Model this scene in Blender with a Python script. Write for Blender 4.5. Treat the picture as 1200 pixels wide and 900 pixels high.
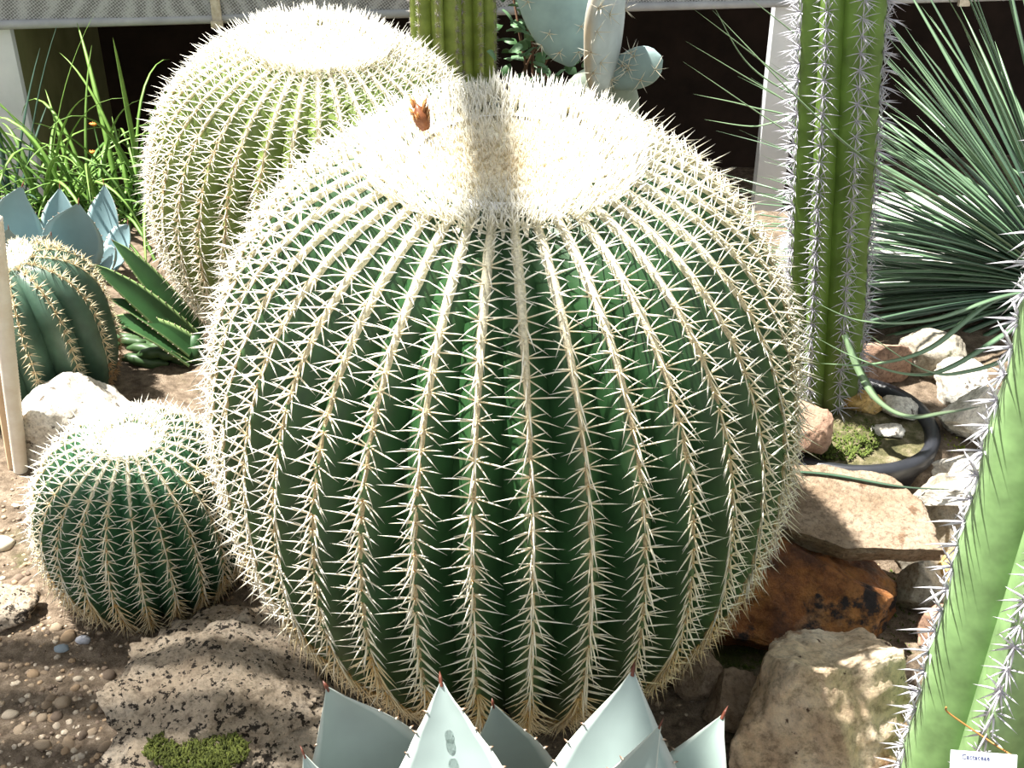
import bpy, math, random
import numpy as np
from mathutils import Vector, Matrix, Euler, noise

for o in list(bpy.data.objects):
    bpy.data.objects.remove(o)
scene = bpy.context.scene
COL = scene.collection

# ------------------------------------------------------------------ camera, light, exposure
F = 1400.0                                   # focal length in pixels of a 1200x900 frame
PITCH = math.radians(30.0)
CAM = Vector((0.0, -1.203, 1.057))
cd = bpy.data.cameras.new('camera'); cd.sensor_width = 36.0; cd.lens = 36.0 * F / 1200.0
cd.clip_start = 0.02
cam = bpy.data.objects.new('camera', cd); COL.objects.link(cam)
cam.location = CAM; cam.rotation_euler = (math.pi / 2 - PITCH, 0, 0)
scene.camera = cam

w = bpy.data.worlds.new('world'); scene.world = w; w.use_nodes = True
bg = w.node_tree.nodes['Background']
bg.inputs[0].default_value = (0.93, 0.97, 1.0, 1); bg.inputs[1].default_value = 0.95

SUN_TO = Vector((-0.37, 0.12, 0.92)).normalized()
sd = bpy.data.lights.new('sun', 'SUN'); sd.energy = 19.0; sd.angle = math.radians(0.9); sd.color = (1.0, 0.965, 0.90)
sun = bpy.data.objects.new('sun', sd); COL.objects.link(sun)
sun.rotation_euler = SUN_TO.to_track_quat('Z', 'Y').to_euler(); sun.location = SUN_TO * 6

vs = scene.view_settings
vs.view_transform = 'Standard'; vs.look = 'None'; vs.gamma = 1.0; vs.use_curve_mapping = False; vs.exposure = 0.0

# ------------------------------------------------------------------ helpers: frame of reference
CR = Vector((1, 0, 0)); CU = Vector((0, math.sin(PITCH), math.cos(PITCH))); CF = Vector((0, math.cos(PITCH), -math.sin(PITCH)))
def ray(px, py): return (CF + CR * ((px - 600) / F) + CU * ((450 - py) / F))
def at_y(px, py, y):
    d = ray(px, py); return CAM + d * ((y - CAM.y) / d.y)
def at_z(px, py, z):
    d = ray(px, py); return CAM + d * ((z - CAM.z) / d.z)
def proj(p):
    v = Vector(p) - CAM; d = v.dot(CF)
    return 600 + F * v.dot(CR) / d, 450 - F * v.dot(CU) / d, d
def sstep(a, b, x):
    t = min(1, max(0, (x - a) / (b - a))); return t * t * (3 - 2 * t)
def lerp(a, b, t): return a + (b - a) * t
def mixc(a, b, t): return tuple(lerp(x, y, t) for x, y in zip(a, b))
def interp(tab, t):
    for (a, va), (b, vb) in zip(tab, tab[1:]):
        if t <= b: return lerp(va, vb, (t - a) / (b - a))
    return tab[-1][1]

def ground_z(x, y):
    z = 0.13 * sstep(0.27, 0.42, x) * sstep(0.10, 0.22, y) * (1 - sstep(0.75, 1.1, y))
    z -= 0.40 * sstep(1.44, 1.54, y)
    z += 0.02 * sstep(-0.3, -0.6, x) * sstep(0.1, 0.4, y)
    z += 0.012 * noise.noise(Vector((x * 5, y * 5, 0))) + 0.006 * noise.noise(Vector((x * 17, y * 17, 3)))
    return z
def G(px, py):
    d = ray(px, py).normalized(); t = 0.3
    while t < 8:
        p = CAM + d * t
        if p.z < ground_z(p.x, p.y): return p
        t += 0.01
    return p

# ------------------------------------------------------------------ helpers: objects
def tag(o, label, cat, group=None, kind=None):
    if label: o['label'] = label
    if cat: o['category'] = cat
    if group: o['group'] = group
    if kind: o['kind'] = kind
    return o
def thing(name, label, cat, loc=(0, 0, 0), rot=(0, 0, 0), group=None):
    o = bpy.data.objects.new(name, None); COL.objects.link(o); o.empty_display_size = 0.05
    o.location = loc; o.rotation_euler = rot
    return tag(o, label, cat, group)
def link(name, me, parent=None, M=None):
    o = bpy.data.objects.new(name, me); COL.objects.link(o)
    if parent: o.parent = parent
    if M is not None: o.matrix_basis = M
    return o

class MB:
    def __init__(s): s.v = []; s.f = []; s.c = []; s.n = 0; s.parts = []
    def add(s, verts, faces, col=(1, 1, 1)):
        b = len(s.v); s.v.extend([tuple(p) for p in verts]); s.f.extend([tuple(i + b for i in f) for f in faces])
        s.c.extend([col] * len(verts) if isinstance(col[0], (int, float)) else col)
    def spine(s, p, d, L, r, c0, c1, bend=(0, 0, 0), mid=0.5):
        p = Vector(p); d = Vector(d).normalized(); a = d.orthogonal().normalized(); b = d.cross(a); be = Vector(bend)
        ring = lambda q, rr: [q + a * (rr * math.cos(k * 2.0944)) + b * (rr * math.sin(k * 2.0944)) for k in range(3)]
        q = p + d * (L * mid) + be * (0.25 * L); t = p + d * L + be * L
        vv = ring(p, r) + ring(q, r * 0.88) + [t]
        ff = [(0, 1, 4, 3), (1, 2, 5, 4), (2, 0, 3, 5), (3, 4, 6), (4, 5, 6), (5, 3, 6)]
        s.add(vv, ff, [c0] * 3 + [mixc(c0, c1, 0.8)] * 3 + [c1])
    def tube(s, pts, rad, n=8, col=(1, 1, 1), cap=True):
        pts = [Vector(p) for p in pts]; vv = []; ff = []
        N = len(pts); a = None
        for i, p in enumerate(pts):
            T = (pts[min(i + 1, N - 1)] - pts[max(i - 1, 0)]).normalized()
            a = T.orthogonal().normalized() if a is None else (a - T * a.dot(T)).normalized()
            b = T.cross(a); r = rad[i] if hasattr(rad, '__len__') else rad
            vv += [p + (a * math.cos(6.28318 * k / n) + b * math.sin(6.28318 * k / n)) * r for k in range(n)]
        for i in range(N - 1):
            for k in range(n):
                ff.append((i * n + k, i * n + (k + 1) % n, (i + 1) * n + (k + 1) % n, (i + 1) * n + k))
        if cap: ff += [tuple(range(n))[::-1], tuple((N - 1) * n + k for k in range(n))]
        s.add(vv, ff, col)
    def box(s, c, h, R=None, col=(1, 1, 1)):
        vv = [Vector((x * h[0], y * h[1], z * h[2])) for x in (-1, 1) for y in (-1, 1) for z in (-1, 1)]
        if R is not None: vv = [R @ q for q in vv]
        vv = [q + Vector(c) for q in vv]
        s.add(vv, [(0, 1, 3, 2), (4, 6, 7, 5), (0, 4, 5, 1), (2, 3, 7, 6), (0, 2, 6, 4), (1, 5, 7, 3)], col)
    def grid(s, rows, col=None, closed=False):
        nr = len(rows); nc = len(rows[0]); vv = [p for r in rows for p in r]; ff = []
        for i in range(nr - 1):
            for j in range(nc if closed else nc - 1):
                k = (j + 1) % nc
                ff.append((i * nc + j, i * nc + k, (i + 1) * nc + k, (i + 1) * nc + j))
        s.add(vv, ff, col or (1, 1, 1))
    def arrays(s): return np.array([tuple(p) for p in s.v]), s.f, np.array(s.c)
    def mesh(s, name, mat, smooth=True):
        me = bpy.data.meshes.new(name); me.from_pydata([tuple(p) for p in s.v], [], s.f)
        return fin(me, mat, np.array(s.c, dtype=np.float32) if s.c else None, smooth)
    def build(s, name, mat, parent=None, M=None, smooth=True):
        return link(name, s.mesh(name, mat, smooth), parent, M)
def fin(me, mat, col, smooth):
    if col is not None and len(col):
        at = me.color_attributes.new('Col', 'FLOAT_COLOR', 'POINT')
        at.data.foreach_set('color', np.ascontiguousarray(np.concatenate([np.asarray(col, np.float32).reshape(-1, 3), np.ones((len(col), 1), np.float32)], 1)).ravel().tolist())
    if mat: me.materials.append(mat)
    if smooth: me.polygons.foreach_set('use_smooth', [True] * len(me.polygons))
    me.update(); return me
class Joiner:                                 # joins many transformed copies of templates into one mesh
    def __init__(s): s.v = []; s.f = []; s.c = []; s.n = 0
    def add(s, arr, M):
        v, f, c = arr; A = np.array(M)
        s.v.append(v @ A[:3, :3].T + A[:3, 3]); s.c.append(c)
        n = s.n; s.f.extend([tuple(i + n for i in q) for q in f]); s.n += len(v)
    def build(s, name, mat, parent=None, smooth=True):
        me = bpy.data.meshes.new(name); me.from_pydata(np.concatenate(s.v).tolist(), [], s.f)
        fin(me, mat, np.concatenate(s.c).astype(np.float32), smooth); return link(name, me, parent)

# ------------------------------------------------------------------ materials
def new_mat(name):
    m = bpy.data.materials.new(name); m.use_nodes = True
    nt = m.node_tree; return m, nt, nt.nodes['Principled BSDF']
def N(nt, t, **kw):
    n = nt.nodes.new(t)
    for k, v in kw.items(): setattr(n, k, v)
    return n
def ramp(nt, fac, stops):
    r = N(nt, 'ShaderNodeValToRGB'); e = r.color_ramp.elements
    while len(e) < len(stops): e.new(0.5)
    for el, (p, c) in zip(e, stops): el.position = p; el.color = (*c, 1)
    nt.links.new(fac, r.inputs[0]); return r.outputs[0]
def noise_node(nt, scale, detail=5, rough=0.6, coord='Object'):
    tc = N(nt, 'ShaderNodeTexCoord'); n = N(nt, 'ShaderNodeTexNoise')
    n.inputs['Scale'].default_value = scale; n.inputs['Detail'].default_value = detail; n.inputs['Roughness'].default_value = rough
    nt.links.new(tc.outputs[coord], n.inputs['Vector']); return n.outputs['Fac']
def bump(nt, b, h, strength, dist):
    bn = N(nt, 'ShaderNodeBump'); bn.inputs['Strength'].default_value = strength; bn.inputs['Distance'].default_value = dist
    nt.links.new(h, bn.inputs['Height']); nt.links.new(bn.outputs[0], b.inputs['Normal'])
def mul(nt, a, b, mode='MULTIPLY', fac=1.0):
    m = N(nt, 'ShaderNodeMix', data_type='RGBA', blend_type=mode)
    if hasattr(fac, 'links'): nt.links.new(fac, m.inputs[0])
    else: m.inputs[0].default_value = fac
    for s, i in ((a, 6), (b, 7)):
        if hasattr(s, 'links'): nt.links.new(s, m.inputs[i])
        else: m.inputs[i].default_value = (*s, 1)
    return m.outputs[2]
def vcol_mat(name, tint=(1, 1, 1), rough=0.5, scale=40, lo=0.75, hi=1.15, trans=0.0, bstr=0.0, spec=0.4):
    m, nt, b = new_mat(name); a = N(nt, 'ShaderNodeVertexColor', layer_name='Col')
    n = noise_node(nt, scale, 3)
    c = mul(nt, a.outputs[0], ramp(nt, n, [(0.3, tuple(lo * t for t in tint)), (0.7, tuple(hi * t for t in tint))]))
    nt.links.new(c, b.inputs['Base Color']); b.inputs['Roughness'].default_value = rough
    b.inputs['Specular IOR Level'].default_value = spec
    if bstr: bump(nt, b, n, bstr, 0.002)
    if trans:
        tr = N(nt, 'ShaderNodeBsdfTranslucent'); mx = N(nt, 'ShaderNodeMixShader'); mx.inputs[0].default_value = trans
        nt.links.new(c, tr.inputs[0]); nt.links.new(b.outputs[0], mx.inputs[1]); nt.links.new(tr.outputs[0], mx.inputs[2])
        nt.links.new(mx.outputs[0], nt.nodes['Material Output'].inputs[0])
    return m
def noise_mat(name, stops, scale, rough=0.8, bstr=0.4, bdist=0.004, detail=6, second=None, spec=0.3):
    m, nt, b = new_mat(name); n = noise_node(nt, scale, detail); c = ramp(nt, n, stops)
    if second:                                # (scale, threshold lo, hi, colour): patches of a second colour
        for sc, lo, hi, col in second:
            n2 = noise_node(nt, sc, 6, 0.65); f = ramp(nt, n2, [(lo, (0, 0, 0)), (hi, (1, 1, 1))])
            mm = N(nt, 'ShaderNodeMix', data_type='RGBA'); nt.links.new(f, mm.inputs[0]); nt.links.new(c, mm.inputs[6]); mm.inputs[7].default_value = (*col, 1); c = mm.outputs[2]
    if bstr > .45: c = mul(nt, c, ramp(nt, noise_node(nt, max(90, scale * 9), 5, .75), [(.34, (.50, .48, .46)), (.5, (.95, .95, .95)), (.68, (1.2, 1.2, 1.18))]))
    nt.links.new(c, b.inputs['Base Color']); b.inputs['Roughness'].default_value = rough; b.inputs['Specular IOR Level'].default_value = spec
    if bstr: bump(nt, b, noise_node(nt, scale * 6, 9, 0.75), bstr, bdist)
    return m

M_SKIN = vcol_mat('cactus_skin', rough=0.42, scale=30, lo=0.7, hi=1.25)
M_SPINE = vcol_mat('spine', rough=0.45, scale=60, lo=0.9, hi=1.08, trans=0.2)
M_FELT = vcol_mat('felt', rough=0.95, scale=350, lo=0.6, hi=1.15, bstr=0.8, spec=0.1)
M_LEAF = vcol_mat('leaf', rough=0.45, scale=25, lo=0.8, hi=1.15, trans=0.12)
M_BLADE = vcol_mat('blade', rough=0.3, scale=15, lo=0.8, hi=1.2, spec=0.6)
M_AGAVE = vcol_mat('agave_leaf', rough=0.55, scale=12, lo=0.88, hi=1.08)
M_SOIL = noise_mat('soil', [(0.3, (0.09, 0.065, 0.043)), (0.5, (0.22, 0.165, 0.115)), (0.7, (0.36, 0.285, 0.21))], 60, 0.95, 0.9, 0.006,
                   second=[(5, 0.56, 0.68, (0.09, 0.10, 0.03))])
M_PEBBLE = vcol_mat('pebble', rough=0.92, scale=300, lo=0.55, hi=1.3, bstr=.6, spec=.15)
M_MOSS = vcol_mat('moss', rough=0.95, scale=80, lo=0.6, hi=1.3, spec=0.1)
M_PALEROCK = noise_mat('pale_limestone', [(0.3, (0.52, 0.35, 0.21)), (0.5, (0.75, 0.59, 0.42)), (0.75, (0.85, 0.75, 0.61))], 9, 0.85, 1.0, 0.012,
                       second=[(6, 0.54, 0.66, (0.46, 0.28, 0.12)), (12, 0.60, 0.68, (0.28, 0.15, 0.10)), (40, .64, .67, (.12, .07, .05))])
M_PITROCK = noise_mat('pitted_limestone', [(0.3, (0.44, 0.34, 0.24)), (0.5, (0.62, 0.50, 0.37)), (0.75, (0.72, 0.62, 0.50))], 14, 0.9, 1.0, 0.012,
                      second=[(120, 0.555, 0.585, (0.04, 0.03, 0.022)), (34, 0.60, 0.63, (0.05, 0.04, 0.03)), (7, 0.64, 0.74, (0.10, 0.10, 0.03))])  # dark specks paint the shade of small pits into the colour
M_ORANGE = noise_mat('rust_rock', [(0.35, (0.12, 0.045, 0.02)), (0.48, (0.34, 0.125, 0.035)), (0.65, (0.50, 0.22, 0.06))], 14, 0.5, 1.0, 0.010,
                     second=[(5, 0.60, 0.7, (0.36, 0.24, 0.16)), (11, 0.555, 0.60, (0.022, 0.014, 0.014))], spec=0.5)
M_TANROCK = noise_mat('tan_slab', [(0.3, (0.22, 0.15, 0.09)), (0.5, (0.34, 0.25, 0.17)), (0.75, (0.44, 0.35, 0.26))], 16, 0.85, 1.0, 0.008,
                      second=[(20, 0.63, 0.68, (0.20, 0.12, 0.07))])
M_BROWNROCK = noise_mat('brown_rock', [(0.3, (0.22, 0.13, 0.09)), (0.6, (0.42, 0.27, 0.19)), (0.8, (0.52, 0.40, 0.30))], 20, 0.85, 0.5, 0.005)
M_GREYROCK = noise_mat('grey_rock', [(0.3, (0.25, 0.22, 0.17)), (0.6, (0.46, 0.42, 0.34)), (0.8, (0.60, 0.56, 0.46))], 20, 0.85, 0.6, 0.005,
                       second=[(16, 0.6, 0.68, (0.08, 0.09, 0.03))])
M_WHITEROCK = noise_mat('white_rock', [(0.3, (0.50, 0.44, 0.36)), (0.5, (0.72, 0.68, 0.60)), (0.8, (0.82, 0.80, 0.74))], 18, 0.9, 0.6, 0.006,
                        second=[(30, 0.60, 0.64, (0.12, 0.10, 0.08))])
M_OCHRE = noise_mat('ochre_rock', [(0.3, (0.50, 0.28, 0.08)), (0.6, (0.70, 0.48, 0.20)), (0.8, (0.78, 0.66, 0.42))], 22, 0.85, 0.6, 0.005)

def rock_mesh(name, mat, half, seed, cuts=8, rough=0.08, sub=5, depth=(0.55, 0.9), pits=0.0, flat=0.0, side=0):
    import bmesh
    rnd = random.Random(seed); bm = bmesh.new(); bmesh.ops.create_icosphere(bm, subdivisions=sub, radius=1.0)
    pl = []
    for k in range(cuts):
        d = Vector((rnd.gauss(0, 1), rnd.gauss(0, 1), rnd.gauss(0, 1))).normalized(); pl.append((d, rnd.uniform(*depth)))
    if flat: pl += [(Vector((rnd.gauss(0, .06), rnd.gauss(0, .06), z)).normalized(), flat) for z in (1, -1)]
    for k in range(side):
        a = 6.2832 * (k + rnd.uniform(-.3, .3)) / side; pl.append((Vector((math.cos(a), math.sin(a), rnd.gauss(0, .15))).normalized(), rnd.uniform(.62, .8)))
    off = Vector((seed * 3.7, seed * 1.3, 0))
    for v in bm.verts:
        p = v.co.copy() * 1.12
        for d, h in pl:
            e = p.dot(d) - h
            if e > 0: p -= d * e * 0.94
        f = noise.fractal(p * 2.2 + off, 0.75, 2.1, 7) + .5 * abs(noise.noise(p * 4 + off)) - .25
        p *= 1 + rough * f
        if pits:
            q = noise.noise(p * 9 + off)
            if q > 0.25: p *= 1 - pits * (q - 0.25)
        v.co = Vector((p.x * half[0], p.y * half[1], p.z * half[2]))
    me = bpy.data.meshes.new(name); bm.to_mesh(me); bm.free(); me.materials.append(mat)
    me.polygons.foreach_set('use_smooth', [True] * len(me.polygons))
    return me
def rock(name, label, mat, loc, half, seed, rot=(0, 0, 0), **kw):
    o = link(name, rock_mesh(name, mat, half, seed, **kw)); o.location = loc; o.rotation_euler = [math.radians(a) for a in rot]
    return tag(o, label, 'rock')

# ------------------------------------------------------------------ the setting: ground, back wall with vent opening
def axis_pts(stops):
    out = []
    for a, b, st in stops:
        n = max(1, int(round((b - a) / st))); out += [lerp(a, b, i / n) for i in range(n)]
    return out + [stops[-1][1]]
xs = axis_pts([(-2.6, -1.0, 0.08), (-1.0, 0.8, 0.011), (0.8, 2.6, 0.05)])
ys = axis_pts([(-1.6, -0.6, 0.1), (-0.6, 0.7, 0.011), (0.7, 1.4, 0.05), (1.4, 1.6, 0.02), (1.6, 3.4, 0.3)])
gm = MB(); gm.grid([[(x, y, ground_z(x, y) + 0.004 * noise.noise(Vector((x * 60, y * 60, 5)))) for x in xs] for y in ys])
tag(gm.build('ground_soil', M_SOIL), 'gravelly brown soil of the planting bed', None, kind='structure')

M_WHITEWALL = noise_mat('white_paint', [(0.3, (0.55, 0.58, 0.60)), (0.7, (0.68, 0.70, 0.72))], 8, 0.8, 0.1)
M_OLIVE = noise_mat('olive_render', [(0.3, (0.10, 0.11, 0.04)), (0.7, (0.16, 0.16, 0.07))], 8, 0.9, 0.1)
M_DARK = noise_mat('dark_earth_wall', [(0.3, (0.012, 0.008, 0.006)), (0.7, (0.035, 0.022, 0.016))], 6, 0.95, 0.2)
BA = at_y(-60, 33, 1.66); BB = at_y(1300, -6, 2.0)       # lower edge of the screen beam, in space
bdir = (BB - BA); bdir.z = 0; bl = bdir.length; bdir.normalize(); bn = Vector((-bdir.y, bdir.x, 0))
def wallp(s, d, z):                                        # s along the wall, d behind its face
    p = BA + bdir * s + bn * d; return Vector((p.x, p.y, z))
def wall_s(px, py):                                        # where a pixel's ray meets the wall face
    d = ray(px, py); t = (BA - CAM).dot(bn) / d.dot(bn); return (CAM + d * t - BA).dot(bdir)
ZB = BA.z; ZE = BB.z
def wbox(name, s0, s1, d0, d1, z0, z1, mat, kind='structure'):
    m = MB(); vv = [wallp(s, d, z) for s in (s0, s1) for d in (d0, d1) for z in (z0, z1)]
    m.add(vv, [(0, 1, 3, 2), (4, 6, 7, 5), (0, 4, 5, 1), (2, 3, 7, 6), (0, 2, 6, 4), (1, 5, 7, 3)])
    o = m.build(name, mat, smooth=False)
    if kind: o['kind'] = kind
    return o
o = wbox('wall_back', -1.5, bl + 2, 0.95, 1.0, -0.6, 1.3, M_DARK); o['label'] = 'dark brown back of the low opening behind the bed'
o = wbox('ceiling', -1.5, bl + 2, 0.10, 1.0, 0.52, 0.56, M_DARK); o['label'] = 'dark slab added over the low opening to keep it in shade'  # overhead slab added to keep sun out so the opening stays dark
o = wbox('wall_left', -1.5, wall_s(24, 95), 0.0, 0.03, -0.6, 0.6, M_WHITEWALL); o['label'] = 'white painted wall end left of the dark opening'
s0 = wall_s(24, 95)
o = wbox('trim_1', -1.5, s0 - .002, 0.03, 0.95, -0.6, 0.52, M_OLIVE); o['label'] = 'olive painted reveal at the side of the dark opening'
sp0 = wall_s(901, 80); sp1 = wall_s(936, 80)
o = wbox('trim_2', sp0, sp1, 0.0, 0.03, -0.6, 0.6, M_WHITEWALL); o['label'] = 'white painted post between the dark openings'

def mesh_screen_mat():
    m, nt, b = new_mat('woven_screen'); tc = N(nt, 'ShaderNodeTexCoord'); mp = N(nt, 'ShaderNodeMapping')
    mp.inputs['Rotation'].default_value = (0.0, 0.6, 0.0); nt.links.new(tc.outputs['Object'], mp.inputs[0])
    v = N(nt, 'ShaderNodeTexVoronoi'); v.inputs['Scale'].default_value = 170; v.inputs['Randomness'].default_value = 0.15
    nt.links.new(mp.outputs[0], v.inputs[0])
    nt.links.new(ramp(nt, v.outputs[0], [(0.25, (0.10, 0.10, 0.10)), (0.6, (0.36, 0.37, 0.38))]), b.inputs['Base Color']); b.inputs['Roughness'].default_value = 0.7
    bump(nt, b, v.outputs[0], 0.5, 0.002); return m
M_SCREEN = mesh_screen_mat()
M_GREYBAR = noise_mat('grey_bar', [(0.3, (0.26, 0.27, 0.28)), (0.7, (0.36, 0.37, 0.38))], 20, 0.6, 0.1)
scr = thing('shade_screen', 'grey woven shade screen stretched above the dark opening', 'screen', wallp(0, 0, ZB))
def spt(s, d, z): return wallp(s, d, z + lerp(ZB, ZE, s / bl)) - scr.location
m = MB(); m.grid([[spt(bl * i / 20, -0.02 + 0.004 * math.sin(i * 1.3 + k), 0.012 + 0.28 * k / 6) for i in range(21)] for k in range(7)])
m.grid([[spt(bl * i / 20, 0.0, 0.012 + 0.28 * k) for i in range(21)] for k in range(2)]); m.build('mesh_fabric', M_SCREEN, scr)
m = MB(); m.tube([spt(bl * i / 20, -0.018, 0.008) for i in range(21)], 0.011, 8); m.build('hem_bar', M_GREYBAR, scr)
for px in (255, 1120):
    s = wall_s(px, 10); m = MB(); a = spt(s, -0.032, 0.05)
    Rm = Matrix((bdir, bn, Vector((0, 0, 1)))).transposed(); m.box(a, (0.011, 0.006, 0.055), Rm); m.box(a + Vector((0, -.008, -0.05)), (0.014, 0.006, 0.008), Rm)
    m.build('screen_clip', noise_mat('clip', [(0.3, (0.30, 0.24, 0.16)), (0.7, (0.6, 0.56, 0.46))], 60, 0.7, 0.2), scr, smooth=False)

# greenhouse roof above the bed: one rafter and unseen slats added to shade gravel
M_WOOD = noise_mat('roof_timber', [(0.3, (0.35, 0.27, 0.18)), (0.7, (0.5, 0.42, 0.3))], 10, .8, .2)
def sunpos(x, y, z, zr): q = Vector((x, y, z)) + SUN_TO * ((zr - z) / SUN_TO.z); return q
roof = thing('ceiling', None, None, (0, 0, 3.0)); roof['kind'] = 'structure'; roof['label'] = 'timber rafter of the glasshouse roof, with unseen slats added to dapple the gravel'
q = sunpos(-.015, 0, .66, 3.0); m = MB(); m.box((0, 0, 0), (.021, 2.6, .03)); o = m.build('rafter', M_WOOD, roof, smooth=False); o.location = (q.x, q.y, 0)
for k in range(6):
    q = sunpos(-.70, -.06 - .085 * k, .03, 3.0); m = MB(); m.box((0, 0, 0), (.50, .036, .008)); o = m.build('added_shade_slat', M_WOOD, roof, smooth=False); o.location = (q.x, q.y, -.04)

# sunlit pale paving beyond the spiky plant
pv = thing('stone_path', None, None); pv['kind'] = 'structure'; pv['label'] = 'pale stone path behind the spiky leaved plant'
M_PAVE = noise_mat('pale_paving', [(0.3, (0.50, 0.47, 0.42)), (0.7, (0.70, 0.68, 0.63))], 12, 0.85, 0.3)
rnd = random.Random(5)
for i in range(5):
    for j in range(2):
        m = MB(); m.box((0, 0, 0), (0.145, 0.125, 0.03)); x = 0.72 + i * 0.30 + (j % 2) * 0.1; y = 1.04 + j * 0.26
        o = m.build('paving_slab', M_PAVE, pv, smooth=False); o.location = (x, y, 0.02 + rnd.uniform(-.004, .004)); o.rotation_euler.z = rnd.uniform(-.03, .03)

# ------------------------------------------------------------------ cactus machinery
CREAM = (0.90, 0.85, 0.66); PALE = (0.95, 0.93, 0.84); GOLD = (0.68, 0.43, 0.12); TAN = (0.50, 0.34, 0.15); RUSTB = (0.48, 0.23, 0.055)
def cluster(seed, spec, L, r, base, tip, areole=None):
    """spec: list of (x lateral, y down the rib, z outward, relative length)"""
    rnd = random.Random(seed); m = MB()
    for x, y, z, l in spec:
        d = (x + rnd.gauss(0, .10), y + rnd.gauss(0, .10), z + rnd.gauss(0, .10))
        m.spine((0, 0, -r), d, L * l * rnd.uniform(.82, 1.15), r * rnd.uniform(.85, 1.1), base, mixc(tip, base, rnd.uniform(0, .25)), (0, rnd.uniform(0, .14), -0.03))
    if areole:
        n = 6; vv = [(r * 2.6 * math.cos(k * 1.0472), r * 2.6 * math.sin(k * 1.0472), -r) for k in range(n)] + [(0, 0, r * 1.6)]
        m.add(vv, [(k, (k + 1) % n, n) for k in range(n)], areole)
    return m
BARREL_SPEC = [(-1, -.05, .45, 1), (1, -.05, .45, 1), (-.8, .5, .45, .8), (.8, .5, .45, .8), (-.75, -.5, .6, .6), (.75, -.5, .6, .6), (.1, .9, .42, 1.15), (.2, .3, .95, .9)]
OLD_SPEC = [(-.9, .35, .45, 1), (.9, .35, .45, 1), (-.65, .75, .4, .95), (.65, .75, .4, .95), (-.3, 1, .35, 1.0), (.3, 1, .35, 1.0), (0, .7, .7, 1.1), (-.5, .2, .8, .7), (.5, .2, .8, .7), (0, 1, .2, .8)]
TOP_SPEC = [(-.9, -.1, .6, .95), (.9, -.1, .6, .95), (-.6, .5, .7, .8), (.6, .5, .7, .8), (-.5, -.4, .8, .7), (.5, -.4, .8, .7), (0, .3, 1, 1)]

def profile(R, Ht, Hb, nt_, nb_, r_start, z_end, npt):
    raw = []
    for i in range(900):
        th = math.pi * i / 899; s_, c_ = math.sin(th), math.cos(th)
        if c_ >= 0: p = (R * s_ ** (2 / nt_), Ht * c_ ** (2 / nt_))
        else: p = (R * s_ ** (2 / nb_), -Hb * (-c_) ** (2 / nb_))
        if p[1] >= 0 and p[0] < r_start: continue
        if p[1] < z_end: break
        raw.append(p)
    d = [0]
    for a, b in zip(raw, raw[1:]): d.append(d[-1] + math.hypot(a[0] - b[0], a[1] - b[1]))
    tot = d[-1]; out = []; j = 0
    for i in range(npt):
        t = tot * i / (npt - 1)
        while j < len(d) - 2 and d[j + 1] < t: j += 1
        u = (t - d[j]) / max(1e-9, d[j + 1] - d[j]); out.append((lerp(raw[j][0], raw[j + 1][0], u), lerp(raw[j][1], raw[j + 1][1], u)))
    return out, tot
UCOL = [-1, -.82, -.6, -.38, -.2, -.08, 0, .08, .2, .38, .6, .82, 1]
def hcrest(u, e=1.15):
    a = max(0, math.sqrt(u * u + .006) - .0775) / (math.sqrt(1.006) - .0775); return 1 - a ** e
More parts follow.
